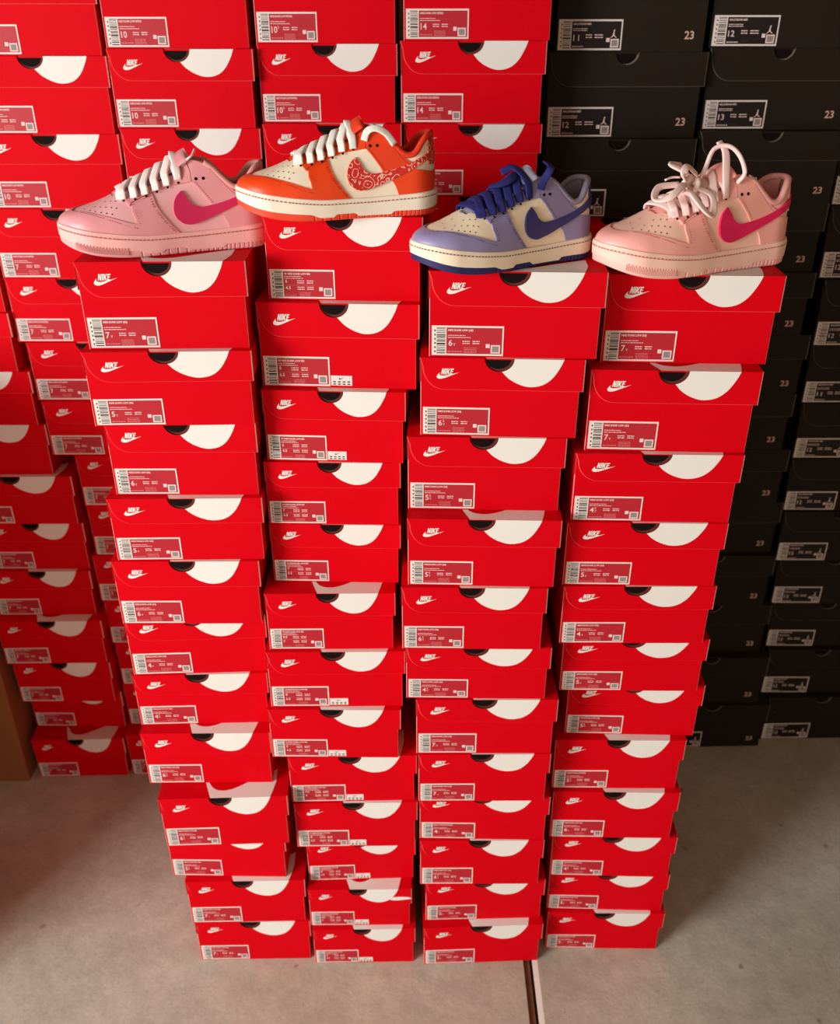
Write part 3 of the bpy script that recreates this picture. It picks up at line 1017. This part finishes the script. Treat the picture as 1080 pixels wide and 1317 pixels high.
def lace_mesh(name, extra=None, wid=.0043):
    pm = PM()
    for i in range(len(ROWS) - 1):
        p, n_ = lace_path(ROWS[i], ROWS[i + 1], True)
        tube(pm, p, 0, 8, 0, flat=(wid, .0012), nrm=n_)
    for i in range(len(ROWS) - 1):
        p, n_ = lace_path(ROWS[i], ROWS[i + 1], False, lift=.0022)
        tube(pm, p, 0, 8, 0, flat=(wid, .0012), nrm=n_)
    p, n_ = lace_path(ROWS[0] - .012, ROWS[0] - .012, False)
    tube(pm, p, 0, 8, 0, flat=(wid, .0012), nrm=n_)
    if extra:
        extra(pm, wid)
    return pm.build(name, [M['ink']])

def X_(s):
    return SL * (.012 + .974 * s)
def flat_lace(pm, pts, wid, nrm_c=None, n=6):
    P = catmull(pts, n)
    nn = [Vector((0, -.6, .8)) if nrm_c is None else nrm_c(p) for p in P]
    tube(pm, P, 0, 8, 0, flat=(wid, .0013), nrm=nn)

def extra_pink(pm, wid):
    # laces tucked in: last pair runs over the tongue top
    flat_lace(pm, [surf(.572, thr(.572) - .2, .003), surf(.580, thr(.580) + .05, .007), (X_(.565), .004, tongue_z(X_(.565)) + .007), surf(.60, math.pi - thr(.60) - .05, .008)], wid)
    tube(pm, catmull([surf(.60, thr(.6), .002), surf(.635, thr(.635) - .02, .006), surf(.655, thr(.655) + .06, .005), surf(.665, thr(.66) + .25, -.004)], 5), .0014, 6)
def extra_orange(pm, wid):
    flat_lace(pm, [surf(.572, thr(.572) - .25, .003), surf(.578, thr(.578) + .05, .007), (X_(.56), .004, tongue_z(X_(.56)) + .007), surf(.585, math.pi - thr(.585) - .05, .006)], wid)
    # loop folded over the top eyelet
    flat_lace(pm, [surf(.628, thr(.628) - .26, .003), surf(.645, thr(.645) - .12, .0055), surf(.672, thr(.670) - .035, .0065), surf(.705, top_phi(.705) + .01, .0060), surf(.74, top_phi(.74) + .02, .0045), surf(.775, top_phi(.775), .0035)], .0045, lambda p: Vector((0, -.8, .6)))
def extra_purple(pm, wid):
    flat_lace(pm, [surf(.572, thr(.572) - .25, .003), surf(.580, thr(.58) + .05, .011), (X_(.555), .004, tongue_z(X_(.555)) + .012), (X_(.50), .012, tongue_z(X_(.50)) + .014)], wid)
    flat_lace(pm, [surf(.638, thr(.638) - .25, .003), surf(.655, thr(.655) - .08, .008), surf(.69, thr(.69) + .12, .014), (X_(.72), -.004, .122)], .0048)
    flat_lace(pm, [(X_(.53), -.008, tongue_z(X_(.53)) + .010), (X_(.49), -.014, tongue_z(X_(.49)) + .011), (X_(.44), -.012, tongue_z(X_(.44)) + .013), (X_(.41), .0, tongue_z(X_(.41)) + .013)], wid)
def extra_bow(pm, wid):
    tz = tongue_z
    # round strand arching from the top eyelet over the tongue
    arch = catmull([surf(.635, thr(.635) - .16, .003), surf(.655, thr(.655) - .02, .012), (X_(.655), -.014, .128), (X_(.61), -.006, .138), (X_(.55), 0, .134), (X_(.49), -.008, tz(X_(.49)) + .016), (X_(.42), -.016, tz(X_(.42)) + .013)], 6)
    tube(pm, arch, .0026, 8)
    # knot
    kc = Vector((X_(.405), -.012, tz(X_(.405)) + .013))
    ring = [kc + Vector((.0085 * math.cos(a), .004 * math.sin(2 * a), .0095 * math.sin(a))) for a in [k / 14 * 2 * math.pi for k in range(14)]]
    tube(pm, ring, .0042, 8, closed=True)
    ring = [kc + Vector((.004 * math.cos(a) + .006, .008 * math.sin(a), .007 * math.cos(a))) for a in [k / 12 * 2 * math.pi for k in range(12)]]
    tube(pm, ring, .0036, 8, closed=True)
    # loops of the bow and the loose ends
    flat_lace(pm, [kc, kc + Vector((-.018, -.014, .004)), kc + Vector((-.040, -.024, -.006)), kc + Vector((-.050, -.010, -.010)), kc + Vector((-.036, .006, .0)), kc + Vector((-.010, .004, .002))], .0042)
    flat_lace(pm, [kc, kc + Vector((-.010, -.022, -.004)), kc + Vector((.002, -.036, -.022)), kc + Vector((.014, -.034, -.026)), kc + Vector((.018, -.022, -.008)), kc + Vector((.006, -.004, .0))], .0042)
    flat_lace(pm, [kc, kc + Vector((.004, .012, .012)), kc + Vector((-.006, .030, .020)), kc + Vector((.012, .034, .018))], .0040)
    flat_lace(pm, [kc, kc + Vector((-.014, -.008, .014)), kc + Vector((-.006, -.002, .022)), kc + Vector((.010, .0, .012))], .0044)
    tube(pm, catmull([kc + Vector((-.010, .004, .010)), kc + Vector((-.020, .006, .010)), kc + Vector((-.030, .004, .008))], 4), .0013, 6)
    flat_lace(pm, [surf(.572, thr(.572) - .25, .003), surf(.585, thr(.58) + .05, .012), (X_(.60), -.006, .131), (X_(.585), .004, .142)], .0046)
LACES = {'pink': lace_mesh('shoelace', extra_pink, .0047), 'orange': lace_mesh('shoelace', extra_orange, .0046), 'purple': lace_mesh('shoelace', extra_purple, .0052), 'bow': lace_mesh('shoelace', extra_bow, .0044)}

# dark dots: vent holes of the toe box, and the free eyelets
pm = PM()
def dot(s, p, r, off):
    c = surf(s, p, off)
    e1 = (surf(s + .004, p, off) - c).normalized()
    e2 = (surf(s, p + .03, off) - c).normalized()
    e2 = (e2 - e1 * e2.dot(e1)).normalized()
    pm.poly([c + e1 * r * math.cos(a) + e2 * r * math.sin(a) for a in [k / 8 * 2 * math.pi for k in range(8)]], 0)
for s, degs in ((.125, (76, 104)), (.150, (63, 90, 117)), (.175, (54, 72, 108, 126)), (.200, (47, 63, 90, 117, 133)), (.225, (42, 57, 75, 105, 123)), (.250, (37, 51, 68, 112, 129)), (.272, (46, 62, 118))):
    for d in degs:
        dot(s, d * D2R, .00085, .0004)
MESH['vent_holes'] = pm.build('vent_holes', [M['hole_dark']])
pm = PM()
for s, dz in ((.655, .30), (.690, .22)):
    dot(s, top_phi(s) - dz, .0020, .0022)
for s in ROWS:
    dot(s, thr(s) - .26, .0016, .0026)
MESH['eyelets'] = pm.build('eyelets', [M['hole_dark']])

# stitching: short dashes beside the panel edges
def stitches(pm, path, off, shift, step=.0030, ln=.0019, wd=.0004):
    pts = [surf(s, p + shift, off) for s, p in path]
    acc = 0.0
    for a, b in zip(pts, pts[1:]):
        d = b - a
        L = d.length
        if L < 1e-6:
            continue
        t = d / L
        while acc < L:
            c = a + t * acc
            e = a + t * min(acc + ln, L)
            n_ = Vector((0, c.y, max(c.z - .05, .01))).normalized()
            sd = t.cross(n_).normalized() * wd
            pm.poly([c - sd, e - sd, e + sd, c + sd], 0)
            acc += step
        acc -= L
pm = PM()
stitches(pm, TOEBOX, .0021, -.09)
stitches(pm, [(s + .012, p) for s, p in STAY_FRONT], .0032, 0.0)
stitches(pm, [(s - .010, p) for s, p in FOX_BACK], .0021, 0.0)
stitches(pm, [(s - .016, p) for s, p in FOX_BACK], .0021, 0.0)
stitches(pm, SEAM, .0021, -.05)
stitches(pm, [ref(x, y) for x, y in ((668, 212), (700, 252), (738, 306))], .0022, .03)
stitches(pm, [ref(x, y) for x, y in ((742, 152), (796, 212), (840, 256), (888, 284))], .0022, 0.0)
MESH['stitching'] = pm.build('stitching', [M['ink']])

# soles: outline sampled finely so the tread grooves are real cuts
def outline(n=420):
    pts = []
    for k in range(n + 1):
        u = k / n
        s = .5 - .5 * math.cos(math.pi * u)
        pts.append(s)
    return pts
SS = outline(260)
def ring_at(fz, inset=0.0, groove=False):
    near_, far_ = [], []
    for s in SS:
        w = half_width(s)
        g = 0.0
        if groove and .36 < s < .985 and (s * SL * 1000 % 5.6) < 1.1:
            g = .0013
        x = s * SL
        ww = max(w - (inset + g) * (1 if w > .006 else w / .006), 0)
        xx = SL * .5 + (x - SL * .5) * (1 - 2 * inset / SL)
        near_.append(Vector((xx, -ww, fz(s))))
        far_.append(Vector((xx, ww, fz(s))))
    return near_ + far_[::-1][1:-1]
f_out = hermite([0, .06, .20, .34, .40, .455, .475, .56, .585, .74, .765, .9, 1.0], [9*mm, 10*mm, 10*mm, 9*mm, 4.5*mm, 4.5*mm, 8*mm, 8*mm, 4.2*mm, 4.2*mm, 8*mm, 8.5*mm, 9*mm])
def loft(name, rings, mi=0, capb=True, capt=True):
    pm = PM()
    n = len(rings[0])
    vs = [v for r_ in rings for v in r_]
    fs = [(i * n + k, i * n + (k + 1) % n, (i + 1) * n + (k + 1) % n, (i + 1) * n + k) for i in range(len(rings) - 1) for k in range(n)]
    pm.raw(vs, fs, mi, False)
    def lid_faces(base, flip):
        h = len(SS)
        for k in range(h - 1):
            a, b = base + k, base + k + 1
            c = base + (n - k) % n
            d = base + (n - k - 1) % n
            q = [a, b, d, c] if not flip else [c, d, b, a]
            q2 = []
            for i_ in q:
                if i_ not in q2:
                    q2.append(i_)
            if len(q2) > 2:
                pm.f.append(tuple(q2)); pm.m.append(mi); pm.s.append(False)
    if capb:
        lid_faces(0, True)
    if capt:
        lid_faces((len(rings) - 1) * n, False)
    me = pm.build(name, [M['ink']])
    b2 = bmesh.new(); b2.from_mesh(me)
    bmesh.ops.recalc_face_normals(b2, faces=b2.faces[:])
    b2.to_mesh(me); b2.free()
    return me
MESH['outsole'] = loft('outsole', [ring_at(f_bot, .0026, True), ring_at(lambda s: f_bot(s) + .0015, .0012, True), ring_at(lambda s: f_bot(s) + f_out(s), .0008, True)])
MESH['midsole'] = loft('midsole', [ring_at(lambda s: f_bot(s) + f_out(s) - .0005, .0003), ring_at(lambda s: f_zb(s) - .0065, -.0002), ring_at(lambda s: f_zb(s) - .0060, .0012),
                                   ring_at(lambda s: f_zb(s) - .0052, .0012), ring_at(lambda s: f_zb(s) - .0047, -.0002), ring_at(lambda s: f_zb(s) - .0006, .0006), ring_at(lambda s: f_zb(s), .0022)])
pm = PM()
seam = ring_at(lambda s: f_zb(s) - .0056, .0004)
tot = 0
for a, b in zip(seam, seam[1:] + seam[:1]):
    tot += (b - a).length
    if tot > .0042:
        t = (b - a).normalized() if (b - a).length > 1e-9 else Vector((1, 0, 0))
        u = Vector((0, 0, .0006))
        pm.raw([a - t * .0012 - u, a + t * .0012 - u, a + t * .0012 + u, a - t * .0012 + u], [(0, 1, 2, 3)], 0)
        tot = 0
MESH['sole_stitching'] = pm.build('sole_stitching', [M['ink']])
# fine ribbing on the toe of the outsole
for sg, key_name in ((-1, 'toe_ribbing'), (1, 'toe_ribbing_far')):
    pm = PM()
    for k in range(34):
        s = .075 + k * .0068
        w = half_width(s) + .0002
        z0 = f_bot(s) + .0035
        pm.box(s * SL - .0005, s * SL + .0005, sg * w - .0005, sg * w + .0005, z0, z0 + f_out(s) * .75 + (.0015 if k % 2 else 0), 0)
    MESH[key_name] = pm.build('toe_ribbing', [M['ink']])

def leather(name, c, rough=.42, noise=(9, .035)):
    return material(name, rgb(*c), rough, .45, noise, (420, .10, .0006))
def fabric(name, c):
    return material(name, rgb(*c), .85, .2, (60, .06), (600, .3, .0008))
def rubber(name, c):
    return material(name, rgb(*c), .55, .35, (20, .03))

def paisley():
    m = bpy.data.materials.new('paisley_print')
    m.use_nodes = True
    nt = m.node_tree
    b = nt.nodes['Principled BSDF']
    b.inputs['Roughness'].default_value = .5
    tc = nt.nodes.new('ShaderNodeTexCoord')
    nz = nt.nodes.new('ShaderNodeTexNoise'); nz.inputs['Scale'].default_value = 80
    mxv = nt.nodes.new('ShaderNodeVectorMath'); mxv.operation = 'MULTIPLY_ADD'
    mxv.inputs[1].default_value = (.010, .010, .010)
    vo = nt.nodes.new('ShaderNodeTexVoronoi'); vo.inputs['Scale'].default_value = 92
    sn = nt.nodes.new('ShaderNodeMath'); sn.operation = 'MULTIPLY'; sn.inputs[1].default_value = 19.0
    si = nt.nodes.new('ShaderNodeMath'); si.operation = 'SINE'
    gt = nt.nodes.new('ShaderNodeMath'); gt.operation = 'GREATER_THAN'; gt.inputs[1].default_value = .80
    mix = nt.nodes.new('ShaderNodeMix'); mix.data_type = 'RGBA'
    mix.inputs['A'].default_value = rgb(206, 30, 22)
    mix.inputs['B'].default_value = rgb(240, 190, 165)
    L = nt.links.new
    L(tc.outputs['Object'], nz.inputs['Vector'])
    L(nz.outputs['Color'], mxv.inputs[0])
    L(tc.outputs['Object'], mxv.inputs[2])
    L(mxv.outputs['Vector'], vo.inputs['Vector'])
    L(vo.outputs['Distance'], sn.inputs[0])
    L(sn.outputs[0], si.inputs[0])
    L(si.outputs[0], gt.inputs[0])
    L(gt.outputs[0], mix.inputs['Factor'])
    L(mix.outputs['Result'], b.inputs['Base Color'])
    return m

def make_sneaker(label, loc, rz, scale, look, lace, ribbing=False):
    root = empty('sneaker', loc, rz)
    root.scale = (scale, scale, scale)
    tag(root, label, 'sneaker', 'sneakers displayed on top of the front stacks')
    pivot = Vector((-SL / 2, 0, 0))
    def add(name, key, mat, parent=root):
        o = link(name, MESH[key] if isinstance(key, str) else key, parent)
        if parent is root:
            o.location = pivot
        if name in ('stitching', 'sole_stitching', 'vent_holes', 'eyelets', 'toe_ribbing'):
            o['kind'] = 'stuff'
        o.material_slots[0].link = 'OBJECT'
        o.material_slots[0].material = mat
        return o
    up = add('upper', 'upper', look['base'])
    add('vent_holes', 'vent_holes', M['hole_dark'], up)
    add('toe_cap', 'toe_cap', look['panel'])
    for sfx in ('', '_far'):
        add('eyestay', 'eyestay' + sfx, look['panel'])
        add('ankle_panel', 'ankle_panel' + sfx, look['ankle'])
        add('heel_panel', 'heel_panel' + sfx, look['panel'])
        add('heel_tab', 'heel_tab' + sfx, look['tab'])
        add('side_stripe', 'side_stripe' + sfx, look['stripe'])
    add('stitching', 'stitching', look['thread'])
    add('eyelets', 'eyelets', M['hole_dark'])
    add('collar', 'collar', look['lining'])
    add('lining', 'lining', look['lining'])
    add('tongue', 'tongue', look['tongue'])
    add('shoelace', LACES[lace], look['lace'])
    mid = add('midsole', 'midsole', look['midsole'])
    add('sole_stitching', 'sole_stitching', look['thread'], mid)
    out = add('outsole', 'outsole', look['outsole'])
    if ribbing:
        add('toe_ribbing', 'toe_ribbing', look['outsole'], out)
        add('toe_ribbing', 'toe_ribbing_far', look['outsole'], out)
    return root

PINK1 = dict(base=leather('pink_leather', (232, 170, 172)), panel=leather('rose_leather', (226, 150, 155)), ankle=leather('rose_ankle', (226, 150, 155)),
             tab=leather('rose_tab', (226, 150, 155)), stripe=leather('magenta_stripe', (206, 20, 84)), thread=fabric('rose_thread', (176, 92, 100)),
             lining=fabric('rose_lining', (226, 156, 150)), tongue=fabric('rose_tongue', (214, 140, 146)), lace=fabric('pale_pink_lace', (246, 228, 224)),
             midsole=rubber('rose_midsole', (238, 178, 172)), outsole=rubber('rose_outsole', (230, 160, 158)))
ORANGE = dict(base=leather('cream_leather', (240, 226, 200)), panel=leather('orange_leather', (236, 66, 10)), ankle=leather('orange_ankle', (230, 60, 14)),
              tab=paisley(), stripe=paisley(), thread=fabric('orange_thread', (176, 50, 14)),
              lining=fabric('orange_lining', (226, 60, 34)), tongue=fabric('orange_tongue', (222, 62, 34)), lace=fabric('white_lace', (240, 236, 226)),
              midsole=rubber('cream_midsole', (240, 228, 208)), outsole=rubber('orange_outsole', (232, 72, 44)))
PURPLE = dict(base=leather('ivory_leather', (244, 226, 196)), panel=leather('lavender_leather', (144, 136, 176)), ankle=leather('lavender_ankle', (138, 127, 162)),
              tab=leather('navy_tab', (58, 56, 110)), stripe=leather('navy_stripe', (52, 50, 110)), thread=fabric('lavender_thread', (84, 74, 110)),
              lining=fabric('grey_lining', (138, 134, 152)), tongue=fabric('grey_tongue', (146, 144, 160)), lace=fabric('navy_lace', (40, 42, 104)),
              midsole=rubber('ivory_midsole', (244, 226, 200)), outsole=rubber('navy_outsole', (40, 40, 92)))
PINK2 = dict(base=leather('peach_leather', (252, 204, 184)), panel=leather('salmon_leather', (250, 176, 166)), ankle=leather('salmon_ankle', (250, 174, 160)),
             tab=leather('salmon_tab', (244, 176, 164)), stripe=leather('hot_pink_stripe', (228, 24, 92)), thread=fabric('salmon_thread', (186, 104, 104)),
             lining=fabric('salmon_lining', (232, 162, 158)), tongue=fabric('salmon_tongue', (236, 160, 150)), lace=fabric('blush_lace', (250, 220, 214)),
             midsole=rubber('peach_midsole', (252, 206, 190)), outsole=rubber('salmon_outsole', (250, 192, 180)))

def top_of(c):
    return STACK_TOP[c][0] + 0.0006
SHOES = [
    ('all pink low sneaker with a magenta stripe and flat laces', -0.338, 1.262, 17, 1.045, PINK1, 'pink', 'F1', True),
    ('orange and cream low sneaker with a red paisley stripe', -0.106, 1.242, 11, 0.985, ORANGE, 'orange', 'F2', False),
    ('lavender and ivory low sneaker with navy laces and stripe', 0.109, 1.222, 27, 1.0, PURPLE, 'purple', 'F3', False),
    ('pink low sneaker with a hot pink stripe and a tied bow', 0.363, 1.248, 21, 1.10, PINK2, 'bow', 'F4', True),
]
for lab, x, y, rz, sc, look, lace, c, rib in SHOES:
    make_sneaker(lab, (x, y, top_of(c)), math.radians(rz), sc, look, lace, rib)

# ------------------------------------------------------------------ carton at the edge of the picture; two unseen ones added for shade
def carton(label, x0, x1, y0, y1, z0, h, patch=None):
    root = empty('cardboard_carton', ((x0 + x1) / 2, y0, z0))
    tag(root, label, 'carton', 'brown cartons beside the red stacks')
    w, d = x1 - x0, y1 - y0
    pm = PM()
    c = .004
    prof = [(-w/2 + c, 0), (w/2 - c, 0), (w/2, c), (w/2, d - c), (w/2 - c, d), (-w/2 + c, d), (-w/2, d - c), (-w/2, c)]
    vs = [(p[0], p[1], 0) for p in prof] + [(p[0], p[1], h - .004) for p in prof]
    pm.raw(vs, [tuple(range(7, -1, -1)), tuple(range(8, 16))] + [(i, (i + 1) % 8, 8 + (i + 1) % 8, 8 + i) for i in range(8)], 0)
    link('carton_body', pm.build('carton_body', [M['carton']]), root)
    for sg in (-1, 1):
        pm = PM()
        pm.box(-w/2 + .002, w/2 - .002, d/2 + (.001 if sg > 0 else -d/2), d/2 + (d/2 if sg > 0 else -.001), h - .004, h, 0)
        link('top_flap', pm.build('top_flap', [M['carton']]), root)
    pm = PM()
    pm.box(-w/2 + .002, w/2 - .002, d/2 - .025, d/2 + .025, h, h + .0004, 0)
    pm.box(-.025, .025, -.0004, 0, h - .07, h - .004, 0)
    link('packing_tape', pm.build('packing_tape', [M['carton_tape']]), root)
    if patch:
        pm = PM()
        pm.box(patch[0], patch[1], -.0006, 0, patch[2], patch[3], 0)
        pm.rect(patch[0] + .006, patch[1] - .03, patch[2] + .012, patch[3] - .012, -.0008, 1)
        link('shipping_label', pm.build('shipping_label', [M['label_white'], M['ink']]), root)
    return root
carton('brown cardboard carton with a small white sticker standing on the floor', -1.47, -0.962, 1.66, 2.10, 0.0, 0.44, (0.02, 0.11, 0.045, 0.090))
carton('unseen large brown carton, bottom of the pile added to cast shade', -1.72, -1.06, 0.98, 1.52, 0.0, 0.60)  # out-of-view pile, added to shade the lower back-left boxes and floor
carton('unseen brown carton on the large floor carton, added to cast shade', -1.69, -1.07, 1.0, 1.50, 0.6005, 0.54)
